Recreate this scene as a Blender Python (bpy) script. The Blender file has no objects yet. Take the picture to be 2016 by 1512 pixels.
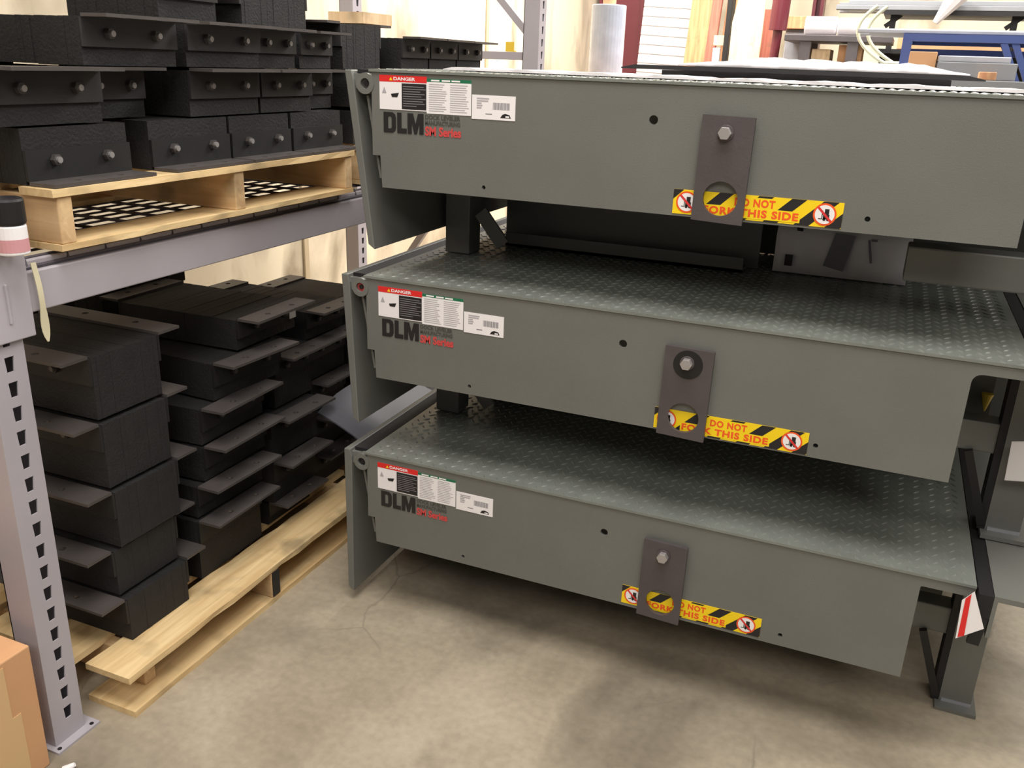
import bpy, bmesh, math, random
from mathutils import Vector, Matrix
random.seed(7)
sc = bpy.context.scene
COL = sc.collection

# ------------------------------------------------------------------ camera
YAW, PITCH, ROLL = math.radians(-22.125), math.radians(19.916), math.radians(2.101)
CAMP = Vector((0, 0, 1.5))
FW = Vector((math.sin(YAW)*math.cos(PITCH), math.cos(YAW)*math.cos(PITCH), -math.sin(PITCH)))
_r = Vector((math.cos(YAW), -math.sin(YAW), 0)); _u = _r.cross(FW)
RT = math.cos(ROLL)*_r + math.sin(ROLL)*_u
UP = math.cos(ROLL)*_u - math.sin(ROLL)*_r
cd = bpy.data.cameras.new('camera'); cam = bpy.data.objects.new('camera', cd); COL.objects.link(cam)
cam.matrix_world = Matrix(((RT.x, UP.x, -FW.x, CAMP.x), (RT.y, UP.y, -FW.y, CAMP.y), (RT.z, UP.z, -FW.z, CAMP.z), (0, 0, 0, 1)))
cd.sensor_width = 36; cd.lens = 1743.4/2016*36; cd.clip_start = .02
cd.dof.use_dof = False
sc.camera = cam

# ------------------------------------------------------------------ world + lights
w = bpy.data.worlds.new('world'); sc.world = w; w.use_nodes = True
w.node_tree.nodes['Background'].inputs[0].default_value = (1.0, .93, .85, 1)
w.node_tree.nodes['Background'].inputs[1].default_value = .17
def area(name, loc, target, sx, sy, power, col=(1, .95, .88)):
    l = bpy.data.lights.new(name, 'AREA'); l.shape = 'RECTANGLE'; l.size = sx; l.size_y = sy; l.energy = power; l.color = col
    o = bpy.data.objects.new(name, l); COL.objects.link(o); o.location = loc
    o.rotation_euler = (Vector(target)-Vector(loc)).to_track_quat('-Z', 'Y').to_euler()
    return o
area('ceiling_lamp_aisle', (-.2, .5, 4.8), (-.3, 1.6, 0), 2.8, 1.8, 185)
area('ceiling_lamp_front', (.8, -2.4, 4.2), (-.3, 1.9, .8), 2.4, 1.4, 105)
area('ceiling_lamp_right', (3.2, 2.6, 4.6), (1.2, 2.2, 0), 1.6, 2.6, 105)
area('ceiling_lamp_rear', (-2.0, 6.4, 3.9), (-2.6, 6.6, .8), .8, 3.0, 430, (1, .96, .9))
area('ceiling_lamp_rear_right', (1.6, 6.0, 4.6), (.8, 6.8, .8), 2.4, 2.0, 330, (1, .96, .9))
sc.view_settings.view_transform = 'Standard'; sc.view_settings.look = 'None'
sc.view_settings.exposure = 0.0; sc.view_settings.gamma = 1

# ------------------------------------------------------------------ materials
def srgb(r, g, b):
    f = lambda c: (c/255/12.92) if c/255 <= .04045 else ((c/255+.055)/1.055)**2.4
    return (f(r), f(g), f(b), 1)
def mat(name, rgb, rough=.5, metal=0, var=.0, vscale=8, bump=0, bscale=60, rgb2=None, spec=.5, alpha=1, trans=0):
    m = bpy.data.materials.new(name); m.use_nodes = True; nt = m.node_tree; b = nt.nodes['Principled BSDF']
    b.inputs['Base Color'].default_value = srgb(*rgb); b.inputs['Roughness'].default_value = rough
    b.inputs['Metallic'].default_value = metal; b.inputs['Specular IOR Level'].default_value = spec
    b.inputs['Alpha'].default_value = alpha; b.inputs['Transmission Weight'].default_value = trans
    tc = nt.nodes.new('ShaderNodeTexCoord')
    if var or rgb2:
        n = nt.nodes.new('ShaderNodeTexNoise'); n.inputs['Scale'].default_value = vscale; n.inputs['Detail'].default_value = 6
        nt.links.new(tc.outputs['Object'], n.inputs['Vector'])
        r = nt.nodes.new('ShaderNodeValToRGB'); r.color_ramp.elements[0].position = .35; r.color_ramp.elements[1].position = .68
        c = srgb(*rgb); c2 = srgb(*rgb2) if rgb2 else tuple(min(1, x*(1+var)) for x in c[:3])+(1,)
        c1 = c if rgb2 else tuple(x*(1-var) for x in c[:3])+(1,)
        r.color_ramp.elements[0].color = c1; r.color_ramp.elements[1].color = c2
        nt.links.new(n.outputs['Fac'], r.inputs['Fac']); nt.links.new(r.outputs['Color'], b.inputs['Base Color'])
    if bump:
        n2 = nt.nodes.new('ShaderNodeTexNoise'); n2.inputs['Scale'].default_value = bscale; n2.inputs['Detail'].default_value = 5
        nt.links.new(tc.outputs['Object'], n2.inputs['Vector'])
        bp = nt.nodes.new('ShaderNodeBump'); bp.inputs['Strength'].default_value = bump; bp.inputs['Distance'].default_value = .004
        nt.links.new(n2.outputs['Fac'], bp.inputs['Height']); nt.links.new(bp.outputs['Normal'], b.inputs['Normal'])
    return m
def woodmat(name, a, b_, axis=1, scale=6):
    m = bpy.data.materials.new(name); m.use_nodes = True; nt = m.node_tree; b = nt.nodes['Principled BSDF']
    b.inputs['Roughness'].default_value = .7
    tc = nt.nodes.new('ShaderNodeTexCoord'); mp = nt.nodes.new('ShaderNodeMapping')
    s = [40, 40, 40]; s[axis] = 3; mp.inputs['Scale'].default_value = s
    n = nt.nodes.new('ShaderNodeTexNoise'); n.inputs['Scale'].default_value = 1; n.inputs['Detail'].default_value = 8; n.inputs['Distortion'].default_value = .6
    r = nt.nodes.new('ShaderNodeValToRGB'); r.color_ramp.elements[0].position = .3; r.color_ramp.elements[1].position = .7
    r.color_ramp.elements[0].color = srgb(*a); r.color_ramp.elements[1].color = srgb(*b_)
    nt.links.new(tc.outputs['Object'], mp.inputs['Vector']); nt.links.new(mp.outputs[0], n.inputs['Vector']); nt.links.new(n.outputs['Fac'], r.inputs['Fac'])
    n3 = nt.nodes.new('ShaderNodeTexNoise'); n3.inputs['Scale'].default_value = 7; n3.inputs['Detail'].default_value = 3
    r3 = nt.nodes.new('ShaderNodeValToRGB'); r3.color_ramp.elements[0].position = .56; r3.color_ramp.elements[1].position = .72
    r3.color_ramp.elements[0].color = (0, 0, 0, 1); r3.color_ramp.elements[1].color = (.55, .55, .55, 1)
    mx = nt.nodes.new('ShaderNodeMixRGB'); mx.inputs[2].default_value = srgb(105, 92, 72)
    nt.links.new(tc.outputs['Object'], n3.inputs['Vector']); nt.links.new(n3.outputs['Fac'], r3.inputs['Fac'])
    nt.links.new(r3.outputs['Color'], mx.inputs[0]); nt.links.new(r.outputs['Color'], mx.inputs[1]); nt.links.new(mx.outputs[0], b.inputs['Base Color'])
    bp = nt.nodes.new('ShaderNodeBump'); bp.inputs['Strength'].default_value = .5; bp.inputs['Distance'].default_value = .002
    nt.links.new(n.outputs['Fac'], bp.inputs['Height']); nt.links.new(bp.outputs['Normal'], b.inputs['Normal'])
    return m

M = {}
M['green'] = mat('grey_green_paint', (109, 110, 106), .45, 0, .045, 5, .12, 350)
M['deck'] = mat('grey_green_deck_paint', (122, 126, 121), .34, 0, .10, 9, .12, 200)
M['strap'] = mat('raw_dark_steel', (86, 80, 82), .5, .25, .08, 14, .1, 200)
M['black'] = mat('black_paint', (22, 21, 23), .5)
M['seal'] = mat('black_rubber_seal', (24, 23, 25), .7)
M['rubber'] = mat('black_rubber', (18, 17, 18), .8, 0, .25, 18, .5, 120)
M['rubber_edge'] = mat('black_rubber_cut_edge', (29, 28, 30), .7, 0, .15, 30, .5, 160)
M['angle'] = mat('black_steel_lit', (76, 71, 70), .42, 0, .10, 14, .1, 200)  # bumper steel lightened: top light on the flanges is put into the colour
M['plate'] = mat('black_steel_shaded_face', (46, 44, 46), .5, 0, .12, 12, .1, 200)  # same steel darkened: shade on the upright faces is in the colour
M['plate_low'] = mat('black_steel_deep_shade_face', (26, 25, 26), .6, 0, .12, 12, .1, 200)  # darker again: deeper shade painted on floor-stack and flange-down faces
M['zinc'] = mat('zinc_steel', (176, 172, 172), .42, .55)
M['rack'] = mat('lavender_grey_rack_paint', (172, 167, 175), .45, 0, .04, 4)
M['wire'] = mat('grey_wire', (88, 84, 92), .45, .3)
M['wood'] = woodmat('pale_pallet_wood', (200, 166, 116), (230, 204, 156), 1)
M['wood_x'] = woodmat('pale_pallet_wood_stringer', (190, 154, 112), (220, 190, 146), 0)
M['card'] = mat('brown_cardboard', (206, 158, 116), .85, 0, .05, 5)
M['tape'] = mat('packing_tape', (214, 178, 132), .45)
M['white'] = mat('white_paper', (240, 237, 240), .6)
M['red'] = mat('label_red', (222, 40, 38), .5)
M['greenlab'] = mat('label_green', (20, 110, 75), .5)
M['ink'] = mat('label_black', (30, 28, 30), .5)
M['inkgrey'] = mat('label_grey_print', (176, 172, 178), .6)
M['inkmid'] = mat('label_mid_grey_print', (128, 124, 130), .6)
M['logored'] = mat('logo_red', (205, 72, 72), .5)
M['logogrey'] = mat('logo_dark_grey', (72, 72, 68), .5)
M['yellow'] = mat('hazard_yellow', (246, 212, 20), .5)
M['orange'] = mat('hazard_orange_red', (240, 90, 30), .5)
M['redslash'] = mat('sign_red', (216, 50, 50), .5)
M['redpaint'] = mat('dark_red_steel_paint', (96, 36, 46), .35, 0, .05, 4)
M['blue'] = mat('blue_steel_paint', (66, 84, 142), .45)
M['grey'] = mat('grey_paint', (132, 134, 138), .5, 0, .05, 6)
M['silver'] = mat('galvanised_steel', (180, 182, 190), .4, .5, .08, 10)
M['whiteplastic'] = mat('white_plastic', (236, 232, 236), .4, 0, .04, 12, .3, 25)
M['greyplastic'] = mat('grey_plastic_film', (74, 74, 82), .5, 0, .06, 6, .4, 12)
M['film'] = mat('stretch_film', (176, 184, 200), .22, 0, .10, 10, .3, 14)
M['duct'] = mat('duct_tape', (118, 116, 124), .4)
M['sheetwhite'] = mat('ribbed_white_steel', (205, 200, 200), .5)
M['ply'] = woodmat('light_plywood', (222, 186, 142), (240, 212, 172), 2)
M['lumber'] = woodmat('orange_lumber', (186, 128, 90), (216, 166, 122), 2)
M['redwood'] = woodmat('reddish_lumber', (160, 88, 74), (186, 116, 98), 2)
M['yellowtag'] = mat('yellow_tag', (236, 200, 70), .5)
M['pink'] = mat('label_pink', (206, 150, 156), .5)
M['tag'] = mat('cream_strap', (214, 206, 176), .6)
M['hose'] = mat('pale_green_hose', (190, 190, 165), .5)

# ------------------------------------------------------------------ helpers
class MB:
    """collects shapes into one mesh, with several materials"""
    def __init__(s): s.v = []; s.f = []; s.m = []; s.mats = []
    def mi(s, m):
        if m not in s.mats: s.mats.append(m)
        return s.mats.index(m)
    def add(s, vs, fs, m):
        n = len(s.v); s.v += [tuple(v) for v in vs]; k = s.mi(m)
        for f in fs: s.f.append([n+i for i in f]); s.m.append(k)
    def box(s, x0, x1, y0, y1, z0, z1, m, rot=None, piv=None):
        vs = [Vector((x, y, z)) for z in (z0, z1) for y in (y0, y1) for x in (x0, x1)]
        if rot is not None: vs = [rot @ (v-Vector(piv)) + Vector(piv) for v in vs]
        s.add(vs, [(0, 2, 3, 1), (4, 5, 7, 6), (0, 1, 5, 4), (2, 6, 7, 3), (0, 4, 6, 2), (1, 3, 7, 5)], m)
    def bar(s, a, b, w, h, m, up=(0, 0, 1)):
        a = Vector(a); b = Vector(b); d = (b-a).normalized(); sd = d.cross(Vector(up)).normalized(); u = sd.cross(d)
        vs = [p + sd*i*w/2 + u*j*h/2 for p in (a, b) for i, j in ((-1, -1), (1, -1), (1, 1), (-1, 1))]
        s.add(vs, [(0, 1, 2, 3), (7, 6, 5, 4), (0, 4, 5, 1), (1, 5, 6, 2), (2, 6, 7, 3), (3, 7, 4, 0)], m)
    def cyl(s, a, b, r, m, n=16, r2=None, cap=True):
        a = Vector(a); b = Vector(b); d = (b-a).normalized(); r2 = r if r2 is None else r2
        t = Vector((0, 0, 1)) if abs(d.z) < .9 else Vector((1, 0, 0)); sd = d.cross(t).normalized(); u = sd.cross(d)
        vs = [a + (sd*math.cos(i*2*math.pi/n)+u*math.sin(i*2*math.pi/n))*r for i in range(n)] + [b + (sd*math.cos(i*2*math.pi/n)+u*math.sin(i*2*math.pi/n))*r2 for i in range(n)]
        fs = [(i, (i+1) % n, n+(i+1) % n, n+i) for i in range(n)]
        if cap: fs += [tuple(range(n-1, -1, -1)), tuple(range(n, 2*n))]
        s.add(vs, fs, m)
    def tube(s, a, b, ro, ri, m, n=24):
        a = Vector(a); b = Vector(b); d = (b-a).normalized()
        t = Vector((0, 0, 1)) if abs(d.z) < .9 else Vector((1, 0, 0)); sd = d.cross(t).normalized(); u = sd.cross(d)
        vs = []
        for p, r in ((a, ro), (a, ri), (b, ro), (b, ri)):
            vs += [p + (sd*math.cos(i*2*math.pi/n)+u*math.sin(i*2*math.pi/n))*r for i in range(n)]
        fs = []
        for i in range(n):
            j = (i+1) % n
            fs += [(i, j, n+j, n+i), (2*n+i, 3*n+i, 3*n+j, 2*n+j), (i, 2*n+i, 2*n+j, j), (n+i, n+j, 3*n+j, 3*n+i)]
        s.add(vs, fs, m)
    def path(s, pts, r, m, n=8):
        pts = [Vector(p) for p in pts]
        for i in range(len(pts)-1): s.cyl(pts[i], pts[i+1], r, m, n)
    def mesh(s, me, m, T):
        """adds a mesh transformed by a function"""
        s.add([T(v.co) for v in me.vertices], [list(p.vertices) for p in me.polygons], m)
    def build(s, name, parent=None, off=(0, 0, 0), bevel=0, smooth=False):
        me = bpy.data.meshes.new(name); o_ = Vector(off)
        me.from_pydata([Vector(v)-o_ for v in s.v], [], s.f)
        for m in s.mats: me.materials.append(M[m])
        for p, k in zip(me.polygons, s.m): p.material_index = k; p.use_smooth = smooth
        bm = bmesh.new(); bm.from_mesh(me); bmesh.ops.recalc_face_normals(bm, faces=bm.faces); bm.to_mesh(me); bm.free()
        o = bpy.data.objects.new(name, me); COL.objects.link(o)
        if parent: o.parent = parent
        else: o.location = off
        if bevel:
            b = o.modifiers.new('bevel', 'BEVEL'); b.width = bevel; b.segments = 2; b.limit_method = 'ANGLE'
        return o
def circ(cx, cy, r, n=24): return [(cx+r*math.cos(i*2*math.pi/n), cy+r*math.sin(i*2*math.pi/n)) for i in range(n)]
def plate(outer, holes, th):
    """flat plate with holes in its local xy plane, thickness th; returns mesh"""
    cu = bpy.data.curves.new('c', 'CURVE'); cu.dimensions = '2D'; cu.fill_mode = 'BOTH'; cu.extrude = th/2
    for pts in [outer]+holes:
        sp = cu.splines.new('POLY'); sp.points.add(len(pts)-1)
        for p, q in zip(sp.points, pts): p.co = (q[0], q[1], 0, 1)
        sp.use_cyclic_u = True
    o = bpy.data.objects.new('c', cu); COL.objects.link(o)
    dg = bpy.context.evaluated_depsgraph_get(); me = bpy.data.meshes.new_from_object(o.evaluated_get(dg))
    bpy.data.objects.remove(o); bpy.data.curves.remove(cu)
    return me
def textmesh(body, bold=0.0, shear=0, spacing=1):
    cu = bpy.data.curves.new('t', 'FONT'); cu.body = body; cu.size = 1; cu.offset = bold; cu.shear = shear; cu.space_character = spacing; cu.resolution_u = 3
    cu.align_x = 'LEFT'
    o = bpy.data.objects.new('t', cu); COL.objects.link(o)
    dg = bpy.context.evaluated_depsgraph_get(); me = bpy.data.meshes.new_from_object(o.evaluated_get(dg))
    bpy.data.objects.remove(o); bpy.data.curves.remove(cu)
    return me
def text_on(mb, body, x0, x1, z0, z1, y, m, bold=.0, shear=0, spacing=1):
    """lettering fitted into a rectangle on a plane of constant y, facing -y"""
    me = textmesh(body, bold, shear, spacing)
    xs = [v.co.x for v in me.vertices]; ys = [v.co.y for v in me.vertices]
    a, b, c, d = min(xs), max(xs), min(ys), max(ys)
    mb.mesh(me, m, lambda v: (x0+(v.x-a)/(b-a)*(x1-x0), y, z0+(v.y-c)/(d-c)*(z1-z0)))
def rect(mb, x0, x1, z0, z1, y, m): mb.add([(x0, y, z0), (x1, y, z0), (x1, y, z1), (x0, y, z1)], [(0, 1, 2, 3)], m)
def clip(poly, x0, x1, z0, z1):
    def half(P, f, inter):
        out = []
        for i in range(len(P)):
            a, b = P[i-1], P[i]
            if f(b):
                if not f(a): out.append(inter(a, b))
                out.append(b)
            elif f(a): out.append(inter(a, b))
        return out
    ix = lambda X: (lambda a, b: (X, a[1]+(b[1]-a[1])*(X-a[0])/(b[0]-a[0])))
    iz = lambda Z: (lambda a, b: (a[0]+(b[0]-a[0])*(Z-a[1])/(b[1]-a[1]), Z))
    poly = half(poly, lambda p: p[0] >= x0, ix(x0))
    if poly: poly = half(poly, lambda p: p[0] <= x1, ix(x1))
    if poly: poly = half(poly, lambda p: p[1] >= z0, iz(z0))
    if poly: poly = half(poly, lambda p: p[1] <= z1, iz(z1))
    return poly
def tag(o, label=None, cat=None, group=None, kind=None):
    if label: o['label'] = label
    if cat: o['category'] = cat
    if group: o['group'] = group
    if kind: o['kind'] = kind
    return o
def thing(name, loc, label, cat, group=None, rz=0):
    o = bpy.data.objects.new(name, None); COL.objects.link(o); o.location = loc; o.rotation_euler.z = rz; o.empty_display_size = .1
    return tag(o, label, cat, group)
def copy_tree(o, parent=None):
    c = o.copy(); COL.objects.link(c); c.parent = parent
    for ch in [x for x in bpy.data.objects if x.parent == o]: copy_tree(ch, c)
    return c

# ------------------------------------------------------------------ setting
def floor_material():
    m = bpy.data.materials.new('stained_concrete'); m.use_nodes = True; nt = m.node_tree; b = nt.nodes['Principled BSDF']
    b.inputs['Roughness'].default_value = .55
    tc = nt.nodes.new('ShaderNodeTexCoord')
    def noise(sc_, det, dist=0):
        n = nt.nodes.new('ShaderNodeTexNoise'); n.inputs['Scale'].default_value = sc_; n.inputs['Detail'].default_value = det; n.inputs['Distortion'].default_value = dist
        nt.links.new(tc.outputs['Object'], n.inputs['Vector']); return n
    def ramp(n, p0, c0, p1, c1, out='Fac'):
        r = nt.nodes.new('ShaderNodeValToRGB'); r.color_ramp.elements[0].position = p0; r.color_ramp.elements[0].color = c0
        r.color_ramp.elements[1].position = p1; r.color_ramp.elements[1].color = c1; nt.links.new(n.outputs[out], r.inputs['Fac']); return r
    def mix(f, a, bcol, typ='MIX'):
        x = nt.nodes.new('ShaderNodeMixRGB'); x.blend_type = typ
        nt.links.new(f, x.inputs[0]); nt.links.new(a, x.inputs[1])
        if isinstance(bcol, tuple): x.inputs[2].default_value = bcol
        else: nt.links.new(bcol, x.inputs[2])
        return x
    base = ramp(noise(2.2, 8, .3), .3, srgb(152, 140, 121), .7, srgb(190, 178, 158))
    st = ramp(noise(1.15, 7, .8), .46, (0, 0, 0, 1), .66, (.85, .85, .85, 1))
    x = mix(st.outputs[0], base.outputs[0], srgb(104, 96, 84))
    st2 = ramp(noise(6, 6, .5), .55, (0, 0, 0, 1), .75, (.35, .35, .35, 1))
    x = mix(st2.outputs[0], x.outputs[0], srgb(120, 110, 96))
    fine = ramp(noise(45, 4), .3, (.88, .88, .88, 1), .7, (1.06, 1.06, 1.06, 1))
    one = nt.nodes.new('ShaderNodeValue'); one.outputs[0].default_value = 1
    x = mix(one.outputs[0], x.outputs[0], fine.outputs[0], 'MULTIPLY')
    vo = nt.nodes.new('ShaderNodeTexVoronoi'); vo.feature = 'DISTANCE_TO_EDGE'; vo.inputs['Scale'].default_value = 1.7
    nd = noise(3.5, 5); mx = nt.nodes.new('ShaderNodeMixRGB'); mx.inputs[0].default_value = .13
    nt.links.new(tc.outputs['Object'], mx.inputs[1]); nt.links.new(nd.outputs['Color'], mx.inputs[2]); nt.links.new(mx.outputs[0], vo.inputs['Vector'])
    cr = ramp(vo, 0.0, (.45, .45, .45, 1), .007, (0, 0, 0, 1), 'Distance')
    msk = ramp(noise(1.1, 2), .47, (0, 0, 0, 1), .56, (1, 1, 1, 1))
    cm = mix(one.outputs[0], cr.outputs[0], msk.outputs[0], 'MULTIPLY')
    x = mix(cm.outputs[0], x.outputs[0], srgb(96, 88, 78))
    nt.links.new(x.outputs[0], b.inputs['Base Color'])
    bp = nt.nodes.new('ShaderNodeBump'); bp.inputs['Strength'].default_value = .15; bp.inputs['Distance'].default_value = .003
    nt.links.new(noise(30, 6).outputs['Fac'], bp.inputs['Height']); nt.links.new(bp.outputs['Normal'], b.inputs['Normal'])
    return m
M['floor'] = floor_material()
def wall_material():
    m = bpy.data.materials.new('stained_cream_wall'); m.use_nodes = True; nt = m.node_tree; b = nt.nodes['Principled BSDF']; b.inputs['Roughness'].default_value = .7
    tc = nt.nodes.new('ShaderNodeTexCoord'); mp = nt.nodes.new('ShaderNodeMapping'); mp.inputs['Scale'].default_value = (1, 1, .45)
    n = nt.nodes.new('ShaderNodeTexNoise'); n.inputs['Scale'].default_value = 2.6; n.inputs['Detail'].default_value = 8; n.inputs['Distortion'].default_value = .5
    r = nt.nodes.new('ShaderNodeValToRGB'); r.color_ramp.elements[0].position = .47; r.color_ramp.elements[0].color = srgb(218, 206, 182)
    r.color_ramp.elements[1].position = .74; r.color_ramp.elements[1].color = srgb(128, 114, 92)
    nt.links.new(tc.outputs['Object'], mp.inputs[0]); nt.links.new(mp.outputs[0], n.inputs['Vector']); nt.links.new(n.outputs['Fac'], r.inputs['Fac']); nt.links.new(r.outputs[0], b.inputs['Base Color'])
    return m
M['wall'] = wall_material()
M['seam'] = mat('wall_seam', (176, 160, 132), .7)
def struct(name, mb, **k):
    o = mb.build(name, **k); o['kind'] = 'structure'; return o
b = MB(); b.box(-6, 12, -4, 10.2, -.1, 0, 'floor'); struct('floor', b)
b = MB(); b.box(-3.15, -3, -4, 10.2, 0, 4.2, 'wall'); struct('wall_left', b)
b = MB(); b.box(-3, 12, 9.8, 10, 0, 4.2, 'wall'); struct('wall_back', b)
for i, y in enumerate((1.75, 4.17, 6.6)):
    b = MB(); b.box(-3, -2.985, y-.022, y+.022, 0, 4.2, 'seam'); struct('trim_%d' % (i+1), b, bevel=.004)

# ------------------------------------------------------------------ dock levelers
D = .492
def sticker(parent, x0, x1, z0, z1, y):
    b = MB(); W = x1-x0; H = z1-z0
    b.box(x0, x1, y, y+.001, z0, z1, 'yellow')
    for a in (-.10, .205, .44, .63, .81, .985):
        s = .155
        p = [(x0+a*W-s*W*.5, z0), (x0+(a+.085)*W-s*W*.5, z0), (x0+(a+.085)*W+s*W*.5, z1), (x0+a*W+s*W*.5, z1)]
        p = clip(p, x0, x1, z0, z1)
        if p and len(p) > 2: b.add([(q[0], y-.0003, q[1]) for q in p], [tuple(range(len(p)))], 'ink')
    rect(b, x0+.36*W, x0+.63*W, z0+.5*H, z0+.92*H, y-.0005, 'yellow')
    rect(b, x0+.18*W, x0+.765*W, z0+.07*H, z0+.5*H, y-.0005, 'yellow')
    text_on(b, 'DO NOT', x0+.375*W, x0+.615*W, z0+.54*H, z0+.86*H, y-.0008, 'orange', .042, 0, 1.12)
    text_on(b, 'FORK THIS SIDE', x0+.19*W, x0+.755*W, z0+.13*H, z0+.45*H, y-.0008, 'orange', .042, 0, 1.12)
    for f in (.085, .9):
        cx, cz, r = x0+f*W, z0+H*.5, H*.44
        for rr, m, dy in ((r, 'orange', .0007), (r*.84, 'white', .0009)):
            b.add([(p[0], y-dy, p[1]) for p in circ(cx, cz, rr, 28)], [tuple(range(28))], m)
        yy = y-.0011                                     # fork truck pictogram
        rect(b, cx-r*.12, cx+r*.42, cz-r*.38, cz+r*.02, yy, 'ink'); rect(b, cx-.02*r, cx+r*.36, cz+r*.02, cz+r*.5, yy, 'ink')
        rect(b, cx-.24*r, cx-r*.16, cz-r*.42, cz+r*.35, yy, 'ink'); rect(b, cx-.5*r, cx-r*.2, cz-r*.44, cz-r*.36, yy, 'ink')
        for dx in (0, .32): b.add([(p[0], yy, p[1]) for p in circ(cx+dx*r, cz-r*.42, r*.14, 12)], [tuple(range(12))], 'ink')
        t = r*.07; k = .7071*r*.86
        b.add([(cx-k-t, yy-.0002, cz+k-t), (cx-k+t, yy-.0002, cz+k+t), (cx+k+t, yy-.0002, cz-k+t), (cx+k-t, yy-.0002, cz-k-t)], [(0, 1, 2, 3)], 'redslash')
    return tag(b.build('warning_sticker', parent), 'yellow and black DO NOT FORK THIS SIDE sticker')

def leveler(x0, zb, D, label, lipdx, liplen, labx, stk, hinge, holedisc, topunit=False):
    root = thing('dock_leveler', (x0, 1.89, zb), label, 'dock leveler', 'stacked dock levelers')
    # side panel with real holes
    r = .018 if zb > .1 else .004
    outer = [(-.025, D-.006), (-.025, D-.195), (-.004, D-.195), (0, D-.27), (1.369, D-.27), (1.369+.001, D-.03-r)]
    outer += [(1.37+r-r*math.cos(t*math.pi/8), D-.03-r+r*math.sin(t*math.pi/8)) for t in range(1, 5)]
    outer += [(1.475, D-.03), (1.475, D-.006)]
    me = plate(outer, [circ(.6545, D-.0775, .0095), circ(.2693, D-.2481, .0048, 14), circ(1.1007, D-.2413, .0055, 14)], .008)
    b = MB(); b.mesh(me, 'green', lambda v: (v.x, .004-v.z, v.y)); b.build('side_panel', root)
    # deck plate with raised lugs
    b = MB(); b.box(-.03, 1.475, -.004, 1.5, D-.006, D, 'deck')
    px = .0365; ny = int(1.49/px); nx = int(1.5/px); zt = D
    for j in range(ny):
        if topunit or j < 26:
            for i in range(nx):
                for k in (0, 1):
                    cx = -.015+px*(i+.5*k)+.006; cy = .008+px*(j+.5*k)
                    if cx > 1.462: continue
                    a = math.radians(52 if k else -52); ca, sa = math.cos(a), math.sin(a)
                    L, Wd, h = .0125, .0035, .0022
                    P = lambda u, v, z: (cx+u*ca-v*sa, cy+u*sa+v*ca, z)
                    b.add([P(-L, 0, zt), P(0, -Wd, zt), P(L, 0, zt), P(0, Wd, zt), P(-L*.4, 0, zt+h), P(L*.4, 0, zt+h)],
                          [(0, 1, 4), (1, 5, 4), (1, 2, 5), (2, 3, 5), (3, 4, 5), (3, 0, 4)], 'deck')
    b.build('diamond_plate_deck', root)
    # stiffeners under the deck
    for y in (.34, .68, 1.02, 1.36):
        b = MB(); b.box(.02, 1.36, y, y+.05, D-.13, D-.006, 'green'); b.build('deck_stiffener', root)
    b = MB(); b.box(0, 1.369, 1.492, 1.5, D-.27, D-.006, 'green'); b.build('rear_side_panel', root)
    # lip
    b = MB()
    zt, zl = D-.004, D-liplen
    xa, xb = -.098, -.098+lipdx
    prof = [(xa, zt), (xa+.018, zt), (xa+.018+.006, zt-.02), (xb+.018, zl), (xb, zl+.012)]
    vs = [(p[0], y, p[1]) for y in (.0, 1.5) for p in prof]; n = len(prof)
    b.add(vs, [tuple(range(n)), tuple(range(2*n-1, n-1, -1))]+[(i, (i+1) % n, n+(i+1) % n, n+i) for i in range(n)], 'green')
    b.build('lip_plate', root, bevel=.002)
    for i in range(8):
        b = MB(); y = -.002+i*.19
        b.tube((-.042, y, D-.033), (-.042, y+.07, D-.033), .024, .012, 'green')
        b.box(-.08, -.05, y+.01, y+.06, D-.045, D-.012, 'green'); b.build('hinge_knuckle', root)
    b = MB(); b.cyl((-.042, .006, D-.033), (-.042, 1.49, D-.033), .0118, hinge); b.cyl((-.042, .003, D-.033), (-.042, .006, D-.033), .006, 'ink'); b.build('hinge_pin', root)
    b = MB(); b.box(-.075, -.034, .02, 1.49, D-.012, D-.002, 'seal'); b.build('gap_seal', root)
    b = MB(); b.bar((-.045, .02, D-.06), (-.012, .02, D-.25), .012, .006, 'green'); b.build('lip_lug', root)
    # hanger strap with its hole and bolt
    sx0, sx1 = labx; sx0 -= x0; sx1 -= x0; cx = (sx0+sx1)/2
    me = plate([(sx0, D-.272), (sx1, D-.276), (sx1+.003, D-.062), (sx0+.003, D-.060)], [circ(cx+.003, D-.225, .0355, 36)], .010)
    b = MB(); b.mesh(me, 'strap', lambda v: (v.x, -.012-v.z, v.y)); s = b.build('hanger_strap', root, bevel=.0012); s['label'] = 'dark bare steel hanger strap'
    b = MB(); b.cyl((cx, -.034, D-.094), (cx, -.020, D-.094), .0135, 'zinc', 6); b.cyl((cx, -.021, D-.094), (cx, -.017, D-.094), .0165, 'strap', 20)
    b.build('bolt', s, bevel=.001)
    if holedisc:
        b = MB(); b.cyl((cx+.002, -.0185, D-.098), (cx+.002, -.017, D-.098), .033, 'black', 32); b.build('washer', s)
    # labels
    y = -.0012
    L0, L1 = (-1.132-x0-.026*0, -.896-x0); dx = labx[2] if len(labx) > 2 else 0
    lx = stk['lab'][0]-x0; W = stk['lab'][1]-stk['lab'][0]; zt = D-stk['lab'][2]; H = stk['lab'][3]
    b = MB()
    m = lx+W*.525
    rect(b, lx, m, zt-H, zt, y, 'white'); rect(b, m, lx+W, zt-H-.004, zt-.004, y, 'white')
    rect(b, lx, m, zt-H*.19, zt, y-.0003, 'red'); text_on(b, 'DANGER', lx+W*.16, lx+W*.40, zt-H*.145, zt-H*.045, y-.0006, 'white', .03)
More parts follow.
